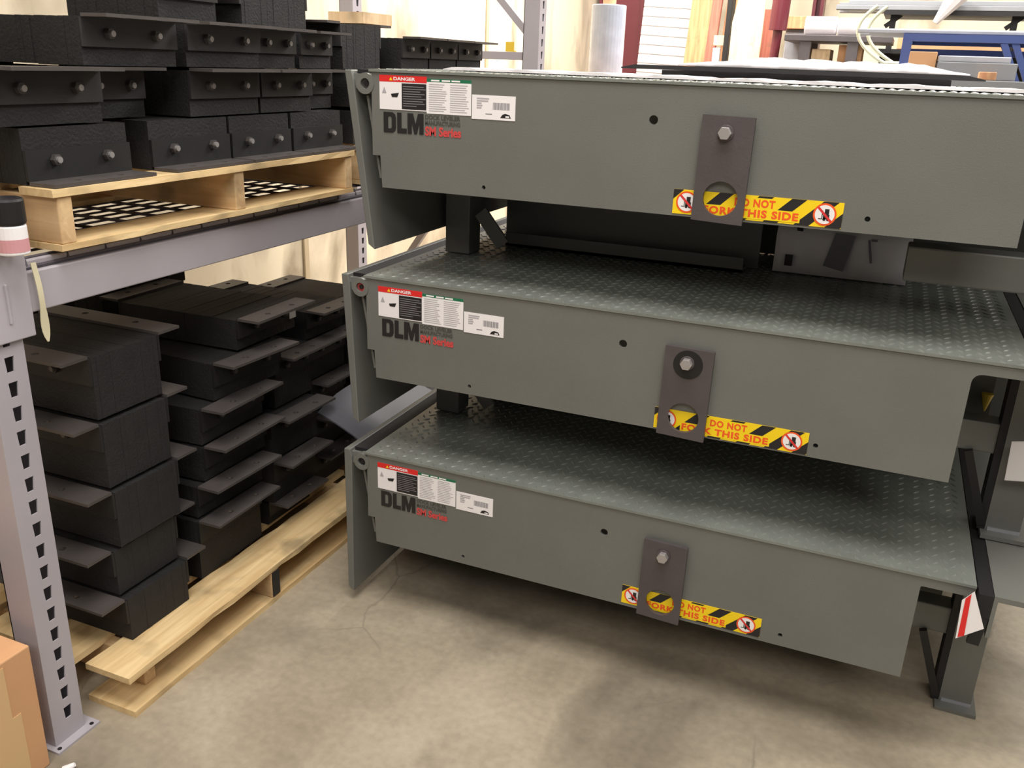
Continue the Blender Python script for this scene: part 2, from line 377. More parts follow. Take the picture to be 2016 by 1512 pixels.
    b.add([(lx+W*.11, y-.0006, zt-H*.15), (lx+W*.15, y-.0006, zt-H*.15), (lx+W*.13, y-.0006, zt-H*.05)], [(0, 1, 2)], 'yellow')
    rect(b, lx+W*.25, m-.001, zt-H*.97, zt-H*.22, y-.0003, 'ink')
    for i in range(9):
        z = zt-H*(.30+.07*i); w_ = (.23, .25, .19, .24, .2, .25, .22, .24, .15)[i]
        rect(b, lx+W*.265, lx+W*(.265+w_), z-H*.022, z, y-.0006, 'inkmid')
    b.add([(lx+W*.03, y-.0006, zt-H*.52), (lx+W*.08, y-.0006, zt-H*.52), (lx+W*.055, y-.0006, zt-H*.34)], [(0, 1, 2)], 'inkgrey')
    b.add([(lx+W*.13, y-.0006, zt-H*.54), (lx+W*.22, y-.0006, zt-H*.5), (lx+W*.2, y-.0006, zt-H*.63), (lx+W*.14, y-.0006, zt-H*.63)], [(0, 1, 2, 3)], 'ink')
    rect(b, m, lx+W, zt-.004-H*.09, zt-.004, y-.0003, 'greenlab')
    for a in (.10, .34, .56): rect(b, m+(lx+W-m)*a, m+(lx+W-m)*(a+.19), zt-.004-H*.07, zt-.004-H*.025, y-.0006, 'white')
    for i in range(13):
        z = zt-.004-H*(.15+.063*i)
        for c in (0, 1):
            q = m+(lx+W-m)*(.05+.48*c); rect(b, q, q+(lx+W-m)*(.30+.12*random.random()), z-H*.02, z, y-.0004, 'inkgrey')
    tag(b.build('safety_label', root), 'red and green headed white safety label')
    b = MB(); a0 = lx+W+.002; a1 = a0+.106; c1 = zt-H*.44; c0 = c1-.052
    b.box(a0, a1, y, y+.001, c0, c1, 'white')
    for i in range(5): rect(b, a0+.012, a0+.012+(.03, .028, .012, .014, .012)[i], c1-.009-.005*i, c1-.006-.005*i, y-.0003, 'inkgrey')
    for i in range(16): rect(b, a0+.052+.0026*i, a0+.052+.0026*i+(.0018 if i % 3 else .0012), c1-.03, c1-.015, y-.0003, 'inkmid')
    rect(b, a0+.034, a0+.05, c0+.011, c0+.013, y-.0003, 'inkmid')
    pts = [(.070, .005), (.096, .005), (.093, .012), (.082, .0145), (.075, .012)]
    b.add([(a0+p[0], y-.0003, c0+p[1]) for p in pts], [(0, 1, 2, 3, 4)], 'ink')
    rect(b, a0+.083, a0+.092, c0+.006, c0+.0095, y-.0005, 'white')
    tag(b.build('serial_label', root, bevel=0), 'white serial number label with barcode')
    b = MB(); lz = zt-H-.006; lh = .046; q = lx+.010
    def glyph(gx, gw, outer, holes=[]):
        me = plate([(gx+p[0]*gw, lz-lh+p[1]*lh) for p in outer], [[(gx+p[0]*gw, lz-lh+p[1]*lh) for p in h] for h in holes], .0006)
        b.mesh(me, 'ink', lambda v: (v.x, y-v.z, v.y))
    glyph(q, .033, [(0, 0), (.72, 0), (.93, .1), (1, .25), (1, .75), (.93, .9), (.72, 1), (0, 1)], [[(.36, .2), (.36, .8), (.6, .8), (.66, .72), (.66, .28), (.6, .2)]])
    glyph(q+.0365, .025, [(0, 0), (1, 0), (1, .24), (.45, .24), (.45, 1), (0, 1)])
    glyph(q+.064, .042, [(0, 0), (.26, 0), (.26, .55), (.42, 0), (.58, 0), (.74, .55), (.74, 0), (1, 0), (1, 1), (.66, 1), (.5, .48), (.34, 1), (0, 1)])
    text_on(b, 'DOCK LEVELER', q+.110, q+.200, lz-lh*.24, lz-.001, y, 'logogrey', .03)
    text_on(b, 'MANUFACTURING', q+.110, q+.200, lz-lh*.52, lz-lh*.30, y, 'logogrey', .03)
    text_on(b, 'SM Series', q+.110, q+.203, lz-lh-.002, lz-lh*.58, y, 'logored', .04)
    tag(b.build('maker_logo', root), 'black DLM lettering with red SM Series')
    s0, s1, sz0, sz1 = stk['haz']; sticker(root, s0-x0, s1-x0, sz0-zb, sz1-zb, -.0015)
    # rear frame
    b = MB(); b.box(1.478, 1.507, -.03, 1.5, D-.055, D-.002, 'seal'); b.bar((1.494, -.024, D-.05), (1.488, -.024, D-.125), .024, .01, 'seal', (0, 1, 0)); b.build('rear_seal', root)
    b = MB(); b.box(1.507, 1.80, -.03, 1.5, D-.012, D, 'green'); b.box(1.507, 1.515, -.03, 1.5, D-.10, D-.012, 'green'); b.build('rear_shelf_plate', root)
    for yy in (.26, 1.25):
        b = MB()
        b.box(1.495, 1.568, yy+.002, yy+.010, .01, D-.1, 'green'); b.box(1.495, 1.503, yy+.01, yy+.075, .01, D-.1, 'green')
        b.box(1.560, 1.568, yy+.01, yy+.075, .01, D-.1, 'green')
        b.box(1.485, 1.58, yy-.03, yy+.1, 0, .01, 'green')
        b.bar((1.50, yy+.002, .014), (1.568, yy+.002, .014), .008, .008, 'silver')
        b.build('leg', root)
        b = MB(); b.box(1.478, 1.494, yy, yy+.05, .01, D-.06, 'seal'); b.build('edge_seal', root)
        b = MB(); b.bar((1.425, yy, .20), (1.486, yy, .022), .018, .014, 'black', (0, 1, 0)); b.build('brace', root)
    b = MB()
    if topunit: b.box(1.19, 1.9, .20, .27, .095, .172, 'green')
    else: b.box(1.24, 1.485, .27, .33, .196, .270, 'green')
    b.build('cross_tube', root, bevel=.004)
    # sub-frame behind the panel
    for (lx_, ly) in ((-.01, .36), (-.01, 1.2)):
        b = MB(); b.box(lx_, lx_+.075, ly, ly+.075, 0, D-.13, 'green'); b.build('leg', root, bevel=.003)
        b = MB(); b.bar((lx_+.10, ly+.02, .12), (lx_+.17, ly+.02, .034), .04, .008, 'green', (0, 1, 0)); b.build('gusset', root)
    b = MB(); b.box(.068, .83, .62, .63, .0, .26, 'green'); b.box(.03, 1.36, .86, .87, .0, .26, 'green'); b.box(.1, .80, .54, .62, .0, .008, 'green'); b.box(.1, .80, .54, .548, .0, .04, 'green'); b.build('base_frame', root)
    b = MB(); b.box(1.40, 1.47, .42, .43, .2, D-.03, 'green'); b.box(1.385, 1.48, .55, .56, .27, D-.02, 'strap'); b.build('rear_gusset', root)
    b = MB(); b.box(1.25, 1.60, 1.0, 1.01, .012, D-.06, 'green'); b.build('rear_frame_plate', root)
    b = MB(); b.cyl((1.1007, .010, D-.2413), (1.1007, .030, D-.2413), .012, 'black', 12); b.build('dark_hole_plug', root)  # black plug added behind the hole so that it shows dark
    b = MB(); b.bar((.9, .3, D-.05), (.93, .62, .12), .015, .015, 'black'); b.build('strut', root)
    return root

L_ = dict
lev_b = leveler(-1.1621, 0, .492, 'grey-green steel dock leveler standing on the concrete floor, lowest of the three stacked', 0.0, .455, (-.405, -.299),
        dict(lab=(-1.1535, -.917, .022, .078), haz=(-.449, -.107, .231, .282)), 'black', False)
lev_m = leveler(-1.1528, .4945, .4883, 'middle dock leveler of the stack, dark washer behind its strap bolt, red pin in hinge', .022, .41, (-.399, -.290),
        dict(lab=(-1.142, -.903, .022, .078), haz=(-.410, -.068, .717, .768)), 'logored', True)
lev_t = leveler(-1.1261, .9855, .4905, 'topmost dock leveler, grey-green, with black sheet and white sheeting laid on its deck', .055, .425, (-.370, -.264),
        dict(lab=(-1.129, -.892, .012, .076), haz=(-.414, -.072, 1.211, 1.262)), 'strap', False, True)

# things resting or hanging on the levelers
def bundle():
    r = thing('wrapped_bundle', (-.085, 2.50, .987), 'white plastic wrapped bundle with a grey duct tape patch, lying on the middle leveler deck', 'bundle')
    b = MB(); n = 14
    for k in range(n):
        pass
    vs = []; fs = []
    for i in range(n+1):
        x = -.17+.34*i/n; wv = .006*math.sin(i*1.9)
        for (yy, zz) in ((0, 0), (.004+wv, .05), (-.002+wv, .10), (.02+wv*.5, .135), (.09, .14), (.12, .07), (.12, 0)): vs.append((x, yy, zz))
    for i in range(n):
        for j in range(7): fs.append((i*7+j, (i+1)*7+j, (i+1)*7+(j+1) % 7, i*7+(j+1) % 7))
    fs += [tuple(range(7)), tuple(n*7+j for j in range(6, -1, -1))]
    b.add(vs, fs, 'whiteplastic'); b.build('plastic_wrap', r, smooth=True)
    b = MB(); b.add([(-.04, -.009, .03), (.012, -.009, .02), (.03, -.009, .115), (-.02, -.009, .12)], [(0, 1, 2, 3)], 'duct'); b.add([(-.04, -.006, .03), (.012, -.006, .02), (.03, -.006, .115), (-.02, -.006, .12)], [(3, 2, 1, 0)], 'duct'); b.build('tape_patch', r)
    b = MB(); b.bar((.065, -.009, .11), (.078, -.009, .05), .006, .002, 'duct', (0, 1, 0)); b.bar((.07, -.009, .11), (.085, -.009, .11), .006, .002, 'duct', (0, 1, 0)); b.build('tape_strip', r)
    b = MB(); b.box(-.14, -.12, -.010, -.006, .02, .05, 'ink'); b.build('printed_mark', r)
bundle()
def tagcard(name, y, pts, label, stripe=None):
    r = MB(); P = [Vector((p[0], y+p[2], p[1])) for p in pts]; off = P[0]
    Q = [p+Vector((0, .0015, 0)) for p in P]; n = len(P)
    r.add(P+Q, [tuple(range(n)), tuple(range(2*n-1, n-1, -1))]+[(i, (i+1) % n, n+(i+1) % n, n+i) for i in range(n)], 'white')
    if stripe:
        S = [Vector((p[0], y+p[2]-.001, p[1])) for p in stripe]; r.add(S, [tuple(range(len(S)))], 'red')
    o = r.build(name, off=tuple(off)); tag(o, label, 'tag'); return o
tagcard('paper_tag', 1.835, [(0.2882, 0.3873, 0), (0.3350, 0.4259, 0), (0.3023, 0.5064, 0), (0.2834, 0.4801, 0)], 'white hanging card with a red band, by the right leg of the lowest leveler',
        [(0.2912, 0.3921, 0), (0.3025, 0.3994, 0), (0.2978, 0.5002, 0), (0.2889, 0.4866, 0)])
tagcard('paper_tag', 2.10, [(.350, .656, 0), (.43, .675, -.02), (.43, .775, -.02), (.346, .750, 0)], 'plain white paper sheet hanging at the right end of the middle leveler')
for (z, lab) in ((.30, 'small orange cone tip behind the right end of the lowest leveler panel'), (.79, 'small orange cone tip behind the right end of the middle leveler panel')):
    b = MB(); b.cyl((.305, 2.30, z-.045), (.305, 2.30, z+.0), .002, 'yellowtag', 12, .014)
    tag(b.build('orange_tag', off=(.305, 2.30, z-.045)), lab, 'tag')
# sheets on the topmost deck
def slab(name, x0, x1, y0, y1, z0, z1, m, label, cat, wav=0, n=24, rz=0):
    vs = []; fs = []
    for i in range(n+1):
        x = x0+(x1-x0)*i/n
        dz = wav*(math.sin(i*.9)+.6*math.sin(i*2.3+1)); e = 1 if 0 < i < n else .3
        vs += [(x, y0, z0), (x, y1, z0), (x, y1+.3*dz, z0+(z1-z0+dz)*e), (x, y0-.5*dz, z0+(z1-z0+dz)*e)]
    for i in range(n):
        for j in range(4): fs.append((i*4+j, i*4+(j+1) % 4, (i+1)*4+(j+1) % 4, (i+1)*4+j))
    fs += [(0, 3, 2, 1), (n*4, n*4+1, n*4+2, n*4+3)]
    b = MB(); b.add(vs, fs, m); o = b.build(name, off=((x0+x1)/2, (y0+y1)/2, z0)); return tag(o, label, cat)
slab('packing_sheet', -1.02, .40, 2.00, 2.25, 1.4795, 1.485, 'whiteplastic', 'crinkled thin white sheeting on the topmost deck under the black sheet', 'sheeting', .0012, 60)
bx0 = MB(); bx0.box(-.60, .10, 2.45, 2.9, 1.4785, 1.497, 'whiteplastic'); tag(bx0.build('foam_spacer', off=(-.25, 2.8, 1.479)), 'white foam spacer under the black sheet on the topmost deck', 'spacer')
slab('black_sheet', -.66, .16, 2.27, 2.95, 1.4975, 1.5075, 'black', 'flat black sheet lying on the topmost leveler deck', 'sheet')
b = MB(); vs = []; fs = []; n = 30; P = (0, 2.32), (.014, 2.33), (.022, 2.6), (.034, 2.92), (0, 2.93)
for i in range(n+1):
    t = i/n; x = -.53+.66*t; e = min(1, t*6, (1-t)*9); wv = .0025*math.sin(i*1.1)+.0015*math.sin(i*2.7)
    for (h, yy_) in P: vs.append((x, yy_+.004*math.sin(i), 1.5085+(h*(1.0-.25*t)+(wv if h > .01 else 0))*(.25+.75*e) if h else 1.5085))
for i in range(n):
    for j in range(5): fs.append((i*5+j, (i+1)*5+j, (i+1)*5+(j+1) % 5, i*5+(j+1) % 5))
fs += [tuple(range(5)), tuple(n*5+j for j in range(4, -1, -1))]
b.add(vs, fs, 'whiteplastic'); tag(b.build('white_sheeting', off=(-.2, 2.6, 1.5085), smooth=True), 'bright white sheeting piled on the black sheet', 'sheeting')

# ------------------------------------------------------------------ pallet rack
XF = -1.53
def slotpost(name, parent, y0, y1, z1, visible=True, xf=XF, wdt=.075):
    """upright with tapered slots in its aisle face (plane x = xf)"""
    holes = []
    z = .0731; yc = (y0+y1)/2+.004
    while z < z1-.03:
        holes.append([(yc-.0105, z+.015), (yc+.0105, z+.015), (yc+.0065, z-.016), (yc-.0085, z-.016)]); z += .0523
    me = plate([(y0, .0), (y1, .0), (y1, z1), (y0, z1)], holes, .003)
    b = MB(); b.mesh(me, 'rack', lambda v: (xf-.0015-v.z, v.x, v.y))
    b.box(xf-wdt, xf-.003, y0, y0+.003, 0, z1, 'rack'); b.box(xf-wdt, xf-.003, y1-.003, y1, 0, z1, 'rack')
    b.box(xf-wdt, xf-wdt+.003, y0, y1, 0, z1, 'rack')  # back wall added to shut light out and darken the slots
    b.build(name, parent, parent.location)
def frame(y0, label, z1=3.2):
    r = thing('rack_upright_frame', (XF-.5, y0, 0), label, 'rack frame', 'lavender rack upright frames')
    slotpost('post', r, y0, y0+.08, z1); slotpost('post', r, y0, y0+.08, z1, xf=XF-.96)
    for xx in (XF, XF-.96):
        b = MB(); b.box(xx-.10, xx+.022, y0-.012, y0+.105, 0, .006, 'rack')
        for (hx, hy) in ((xx+.011, y0+.0), (xx+.011, y0+.09)): b.cyl((hx, hy, .006), (hx, hy, .0068), .005, 'ink', 12)
        b.build('foot_plate', r, r.location)
    for z in (.15, 1.53, 2.6):
        b = MB(); b.box(XF-.96, XF-.075, y0+.025, y0+.055, z-.017, z+.017, 'rack'); b.build('brace', r, r.location)
    for (za, zb_) in ((.2, 1.45), (2.5, 1.62)):
        b = MB(); b.bar((XF-.93, y0+.04, za if za < 1 else za), (XF-.06, y0+.04, zb_), .03, .03, 'rack'); b.build('brace', r, r.location)
    return r
frame(1.10, 'lavender steel rack upright with a column of tapered slots, nearest, beside the cardboard boxes')
frame(3.93, 'lavender steel rack upright at the far end of the rack, against the bright wall')
def beam(xf, sgn, label):
    r = thing('rack_beam', (xf, 1.18, 1.0), label, 'rack beam', 'rack load beams')
    b = MB(); b.box(min(xf, xf-sgn*.045), max(xf, xf-sgn*.045), 1.205, 3.905, 1.0, 1.082, 'rack'); b.box(min(xf-sgn*.013, xf-sgn*.045), max(xf-sgn*.013, xf-sgn*.045), 1.205, 3.905, 1.082, 1.102, 'rack')
    b.build('beam', r, r.location, bevel=.003)
    for (ya, yb) in ((1.105, 1.205), (3.905, 4.005)):
        b = MB(); b.box(min(xf+.001, xf+sgn*.006), max(xf+.001, xf+sgn*.006), ya, yb, .955, 1.13, 'rack')
        b.box(min(xf+.001, xf+sgn*.010), max(xf+.001, xf+sgn*.010), ya+.045, ya+.05, .99, 1.07, 'rack')
        b.build('end_connector', r, r.location, bevel=.003)
    return r
beam(XF+.004, 1, 'lavender front load beam of the rack, above the lower pallet')
beam(XF-.96, -1, 'rear load beam of the rack, behind the pallets')
b = MB()
x = XF-.015
for i in range(27):
    y = 1.22+i*.1
    if y > 3.9: break
    b.path([(XF-.93, y, 1.108), (x, y, 1.108), (x+.006, y, 1.088)], .004, 'wire', 6)
for i in range(19):
    xx = XF-.92+i*.05
    b.cyl((xx, 1.21, 1.104), (xx, 3.9, 1.104), .003, 'wire', 6)
b.cyl((x+.006, 1.21, 1.088), (x+.006, 3.9, 1.088), .004, 'wire', 6)
for y in (1.5, 2.1, 2.7, 3.3): b.box(XF-.93, XF-.03, y-.02, y+.02, 1.083, 1.10, 'wire')
tag(b.build('wire_deck', off=(XF-.45, 2.5, 1.105)), 'grey wire mesh decking laid across the rack beams', 'wire deck')
# strap end hanging off the beam, jar on the connector
b = MB()
prev = None; vs = []; fs = []
for i in range(15):
    t = i/14; z = 1.10-.165*t; wd = .006 if t < .55 else .006+.0035*math.sin((t-.55)/.45*math.pi)-.004*max(0, (t-.9)/.1)
    yy = 1.218+.012*t; xx = XF+.012+.004*math.sin(t*5)
    for s in (-1, 1): vs.append((xx, yy+s*wd, z)); vs.append((xx+.0015, yy+s*wd, z))
for i in range(14):
    a = i*4; c = a+4
    fs += [(a, a+2, c+2, c), (a+1, c+1, c+3, a+3), (a, c, c+1, a+1), (a+2, a+3, c+3, c+2)]
b.add(vs, fs, 'tag')
tag(b.build('strap_end', off=(XF+.012, 1.218, 1.0)), 'cream plastic strap end dangling over the rack beam beside the nearest post', 'strap')
def jar():
    r = thing('jar', (XF+.022, 1.13, 1.125), 'small jar with a black cap and white and pink label, at the nearest rack post', 'jar')
    b = MB(); b.cyl((0, 0, 0), (0, 0, .055), .028, 'white', 24); b.build('jar_body', r, smooth=False, bevel=.003)
    b = MB(); b.cyl((0, 0, .006), (0, 0, .03), .0284, 'pink', 24, cap=False); b.build('pink_band', r)
    b = MB(); b.cyl((0, 0, .055), (0, 0, .105), .0295, 'black', 24); b.build('cap', r, bevel=.006)
    b = MB(); b.box(-.03, .03, -.03, .03, -.02, 0, 'rack'); return r
j = jar(); j.location = (XF+.04, 1.16, 1.131)

# ------------------------------------------------------------------ pallets
def board(b, x0, x1, y0, y1, z0, z1, m, jag=.0, seed=0):
    rnd = random.Random(seed); n = 16; vs = []; fs = []
    ja = [rnd.uniform(-1, 1)*jag for _ in range(n+1)]; jb = [rnd.uniform(-1, 1)*jag for _ in range(n+1)]
    for i in range(n+1):
        y = y0+(y1-y0)*i/n
        vs += [(x0+ja[i], y, z0), (x1+jb[i], y, z0), (x1+jb[i]*.4, y, z1), (x0+ja[i], y, z1)]
    for i in range(n):
        for j in range(4): fs.append((i*4+j, i*4+(j+1) % 4, (i+1)*4+(j+1) % 4, (i+1)*4+j))
    fs += [(0, 3, 2, 1), (n*4, n*4+1, n*4+2, n*4+3)]
    b.add(vs, fs, m)
def pallet(x1, y0, y1, z, depth, label, strx, seed, boardw=.125, hz=(.016, .104, .016)):
    """stringers run along x, boards along y; x1 is the aisle edge"""
    r = thing('wooden_pallet', (x1-depth/2, (y0+y1)/2, z), label, 'pallet', 'wooden pallets')
    off = r.location; tb, hs, tt = hz
    for y in strx:
        b = MB(); e = .004 if (z < .1 and 1.7 < y < 1.9) else (.05 if z < .1 else .004); b.box(x1-depth, x1-e, y-.018, y+.018, z+tb, z+tb+hs, 'wood_x'); b.build('stringer', r, off, bevel=.003)
        if z < .1 and 1.7 < y < 1.9:
            b = MB(); b.box(x1-e, x1-e+.002, y-.016, y+.016, z+tb+.004, z+tb+hs-.004, 'black'); b.build('nail_plate', r, off)
    n = 6; step = (depth-boardw)/(n-1)
    for i in range(n):
        xa = x1-i*step; b = MB(); board(b, xa-boardw, xa, y0, y1, z+tb+hs, z+tb+hs+tt, 'wood', .004, seed+i); b.build('deck_board', r, off)
    for i in (0, 2.5, 5):
        xa = x1-i*step; b = MB(); board(b, xa-boardw-.02, xa-.002, y0+.008, y1-.01, z, z+tb, 'wood', .002, seed+20+int(i*2)); b.build('bottom_board', r, off)
    return r
pallet(-1.445, 1.245, 2.42, 0, 1.0, 'pale wooden pallet on the concrete floor under the rack, with a chipped front board', (1.355, 1.80, 2.33), 3, .132, (.016, .086, .016))
pallet(-1.50, 2.53, 3.60, 0, 1.0, 'wooden pallet on the floor further down the rack bay, behind the levelers', (2.57, 3.06, 3.55), 140, .132, (.016, .086, .016))
pallet(-1.500, 1.27, 2.36, 1.1125, .92, 'wooden pallet up on the wire decking, nearest the camera', (1.30, 1.83, 2.33), 50, .09, (.013, .095, .015))
pallet(-1.500, 2.50, 3.60, 1.1125, .92, 'wooden pallet further along the wire decking, mostly behind the levelers', (2.53, 3.05, 3.57), 90, .09, (.013, .095, .015))

# ------------------------------------------------------------------ dock bumpers
BW = 0
cache = {}
def bumper_parts(L, W, H, top, lower=False):
    """axis along -x from the near face at x=0; flange on top or at the bottom; y centred"""
    key = (L, W, H, top)
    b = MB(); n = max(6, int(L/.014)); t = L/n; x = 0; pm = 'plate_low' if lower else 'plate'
    for i in range(n):
        j = random.uniform(0, .0012); k = random.uniform(0, .001); m = 'rubber_edge'
        b.box(-.008-(i+1)*t*(L-.016)/L, -.008-i*t*(L-.016)/L-.00012, -W/2+j, W/2-j*.7, .0, H-.002-k, m)
    blk = b
    ang = []
    hv = min(.068, H*.62)
    for s in (1, -1):
        xf = 0 if s == 1 else -L
        me = plate([(.0, -W/2), (.07, -W/2), (.07, W/2), (.0, W/2)], [circ(.04, -W*.20, .0085, 16), circ(.04, W*.22, .0085, 16)], .007)
        a = MB()
        if top:
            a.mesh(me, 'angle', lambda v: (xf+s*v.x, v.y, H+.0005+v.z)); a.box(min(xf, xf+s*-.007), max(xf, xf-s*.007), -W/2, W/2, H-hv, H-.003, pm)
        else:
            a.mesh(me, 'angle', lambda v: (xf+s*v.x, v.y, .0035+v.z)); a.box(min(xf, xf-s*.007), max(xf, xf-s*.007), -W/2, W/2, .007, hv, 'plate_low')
        ang.append(a)
    bolts = []
    zb_ = (H-hv*.55) if top else hv*.68
    for f in (-.25, .25):
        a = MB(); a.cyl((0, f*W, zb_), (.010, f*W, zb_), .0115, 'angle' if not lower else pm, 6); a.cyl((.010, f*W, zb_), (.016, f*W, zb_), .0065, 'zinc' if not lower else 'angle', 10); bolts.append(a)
    return blk, ang, bolts
def bumper(L, W, H, top, lower=False):
    key = (round(L, 3), round(W, 3), round(H, 3), top, lower)
    if key in cache:
        r = copy_tree(cache[key]); return r
    r = thing('dock_bumper', (0, 0, 0), 'x', 'dock bumper')
    blk, ang, bolts = bumper_parts(L, W, H, top, lower)
    blk.build('rubber_pads', r)
    for a in ang: a.build('steel_angle', r, bevel=0)
    for a in bolts: a.build('bolt', r)
    cache[key] = r
    return r
def put(x, y, z, L, W, H, top, label, group, rz=0):
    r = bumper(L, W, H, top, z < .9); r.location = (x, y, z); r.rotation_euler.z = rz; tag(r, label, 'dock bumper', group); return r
ordn = ['nearest', 'second nearest', 'third nearest', 'fourth nearest', 'fifth nearest', 'sixth nearest']
ZB = 1.1125+.013+.095+.015+.001   # top of the rack pallets
# row 1 (flange at the bottom), rack pallet
G1 = 'bumpers on the nearest pallet on the rack'
for i, (ya, yb) in enumerate(((1.285, 1.553), (1.620, 1.890), (1.900, 2.148), (2.160, 2.412))):
    yb = min(yb, 2.412)
    put(-1.575, (ya+yb)/2, ZB, .42, round((yb-ya)*100)/100, .112, False, 'black laminated dock bumper, %s in the bottom row on the rack pallet, flange down' % ordn[i], G1)
z2 = ZB+.114
for i, (ya, yb, xo) in enumerate(((1.225, 1.493, 0), (1.498, 1.69, -.07), (1.765, 2.02, 0), (2.03, 2.262, 0), (2.28, 2.44, -.05))):
    put(-1.575+xo, (ya+yb)/2, z2, .42, round((yb-ya)*100)/100, .108, True, 'black laminated dock bumper, %s in the second row on the rack pallet, flange up' % ordn[i], G1)
z3 = z2+.114
for i, (ya, yb, xo) in enumerate(((1.461, 1.73, 0), (1.765, 2.035, 0), (2.04, 2.222, -.02), (2.27, 2.43, -.04))):
    put(-1.575+xo, (ya+yb)/2, z3, .50, round((yb-ya)*100)/100, .098, True, 'black laminated dock bumper, %s in the third row on the rack pallet' % ordn[i], G1)
z4 = z3+.104
put(-1.83, 2.33, z4, .30, .40, .12, True, 'black laminated dock bumper crosswise on top of the rack pile, pad edges to the aisle', G1, math.pi/2)
put(-1.62, 1.835, z4, .30, .20, .115, True, 'black laminated dock bumper on top of the rack pile, left of the crosswise one', G1)
# second rack pallet
G2 = 'bumpers on the far rack pallet'
put(-1.81, 2.74, z3-.001, .24, .36, .135, True, 'black dock bumper crosswise on the far rack pallet, just behind the nearest pile', G2, math.pi/2)
for r_ in range(2):
    for i, yc in enumerate((2.64, 2.93, 3.22, 3.47)):
        put(-1.60, yc, ZB+r_*.114, .42, .24, .105, True, 'black laminated dock bumper on the far rack pallet, %s in its %s row' % (ordn[i], ('bottom', 'second', 'third')[r_]), G2)
for i, (yc, W_) in enumerate(((2.97, .2), (3.19, .22), (3.42, .22))):
    put(-1.62, yc, ZB+.228, .42, W_, .105, True, 'black laminated dock bumper on the far rack pallet, %s in its top row' % ordn[i], G2)
b = MB(); b.box(-1.86, -1.72, 2.78, 2.97, z3+.144, z3+.18, 'ply'); tag(b.build('wood_block', off=(-1.79, 2.88, z3+.144)), 'light wood block lying on top of the crosswise far bumper', 'wood block')

# lower pallet, first column: pads face the aisle, flanges point to the camera and away
G3 = 'bumpers stacked on the floor pallet'
zc = .119
hs = (.1185, .122, .147, .1625, .152)
xo = (.0, -.02, -.008, -.02, -.03)
ys = (1.355, 1.352, 1.365, 1.365, 1.368)
names5 = ('lowest', 'second', 'third', 'fourth', 'top')
for i in range(5):
    put(-1.545+xo[i]-.20, ys[i]-.003, zc, .215, .40, hs[i], True, 'black laminated dock bumper, %s in the stack nearest the slotted post' % names5[i], G3, -math.pi/2)
    zc += hs[i]+.0075
# second column
zc = .119; fl = (.303, .400, .508, .615, .725)
yy = ((1.64, 1.93), (1.655, 1.94), (1.686, 1.972), (1.698, 1.96), (1.756, 2.02))
names6 = ('lowest', 'second', 'third', 'fourth', 'fifth', 'top')
zprev = .119
for i in range(5):
    H = fl[i]-zprev-.004
    put(-1.575+(.012 if i == 4 else 0), (yy[i][0]+yy[i][1])/2, zprev, .40, .27, round(H, 3), True, 'black laminated dock bumper, %s in the second stack on the floor pallet' % names6[i], G3, math.radians((1, -1, 1.5, 2, -3)[i]))
    zprev = fl[i]+.0005
put(-1.575, 2.0, .727, .42, .27, .088, True, 'black laminated dock bumper, topmost on the second floor stack, white tag beside it', G3, math.radians(1))
tagp = MB(); tagp.box(-1.5735, -1.572, 2.095, 2.125, .762, .80, 'white'); tag(tagp.build('paper_tag', off=(-1.573, 2.1, .76)), 'small white paper tag on the face of a bumper under the beam', 'tag')
# third column
zprev = .119
for i, (z, ya, yb, xx) in enumerate(((.20, 1.96, 2.22, -1.60), (.340, 1.985, 2.225, -1.575), (.485, 1.99, 2.245, -1.575), (.655, 2.04, 2.26, -1.60))):
    H = round(z-zprev-.004, 3)
    put(xx, (2.09, 2.09, 2.10, 2.143)[i], zprev, .42, (.22, .22, .235, .19)[i], H, True, 'black laminated dock bumper, %s in the third stack on the floor pallet' % names6[i], G3, math.radians((0, 1, -1, 0)[i]))
    zprev = z+.0005
# fourth column, farther, behind the leveler lips
zprev = .119
for i, z in enumerate((.24, .37, .50, .64, .74)):
    H = round(z-zprev-.004, 3)
    put(-1.63, 2.365+.008*(i % 2), zprev, .40, .21, H, True, 'black laminated dock bumper, %s in the farthest stack on the floor pallet' % names6[i], G3, math.radians((0, 1, 0, 1, -1)[i]))
    zprev = z+.0005
# rear rows that show their tops under the beam
zprev = .119
for i in range(5):
    put(-2.145, 1.70, zprev, .30, .28, .138, True, 'dock bumper, %s in the rear left stack on the floor pallet' % names5[i], G3)
    put(-2.145, 2.12, zprev, .30, .34, .138, True, 'dock bumper, %s in the rear right stack on the floor pallet' % names5[i], G3, math.radians(-2))
    zprev += .1455
G6 = 'bumpers on the far floor pallet'
for j_, (yc, nt) in enumerate(((2.67, 4), (2.95, 3), (3.23, 2))):
    zprev = .119
    for i in range(nt):
        put(-1.60-.012*(i % 2), yc, zprev, .40, .24, .138, True, 'dock bumper on the far floor pallet, %s in its %s stack' % (names5[i], ordn[j_]), G6); zprev += .1455
# grey film sheet draped in front of the far stacks
b = MB(); vs = []; fs = []; n = 12
for i in range(n+1):
    t = i/n
    for j in range(9):
        s = j/8
        x = -1.548+.27*t; y = 2.18+.44*s+.02*t; z = .452-.10*t-.03*t*t+.010*math.sin(s*4+t*3)-.035*max(0, 1-s*5)*(.4+t)+.02*s
        vs.append((x, y, z))
base = len(vs)
vs += [(v[0], v[1], v[2]-.004) for v in vs]
for i in range(n):
    for j in range(8):
        a = i*9+j; fs.append((a, a+1, a+10, a+9)); fs.append((base+a, base+a+9, base+a+10, base+a+1))
b.add(vs, fs, 'greyplastic'); o = b.build('plastic_sheet', off=(-1.5, 2.5, .2), smooth=True); tag(o, 'smooth grey plastic sheet sloping down between the bumper stacks and the levelers', 'plastic sheet')

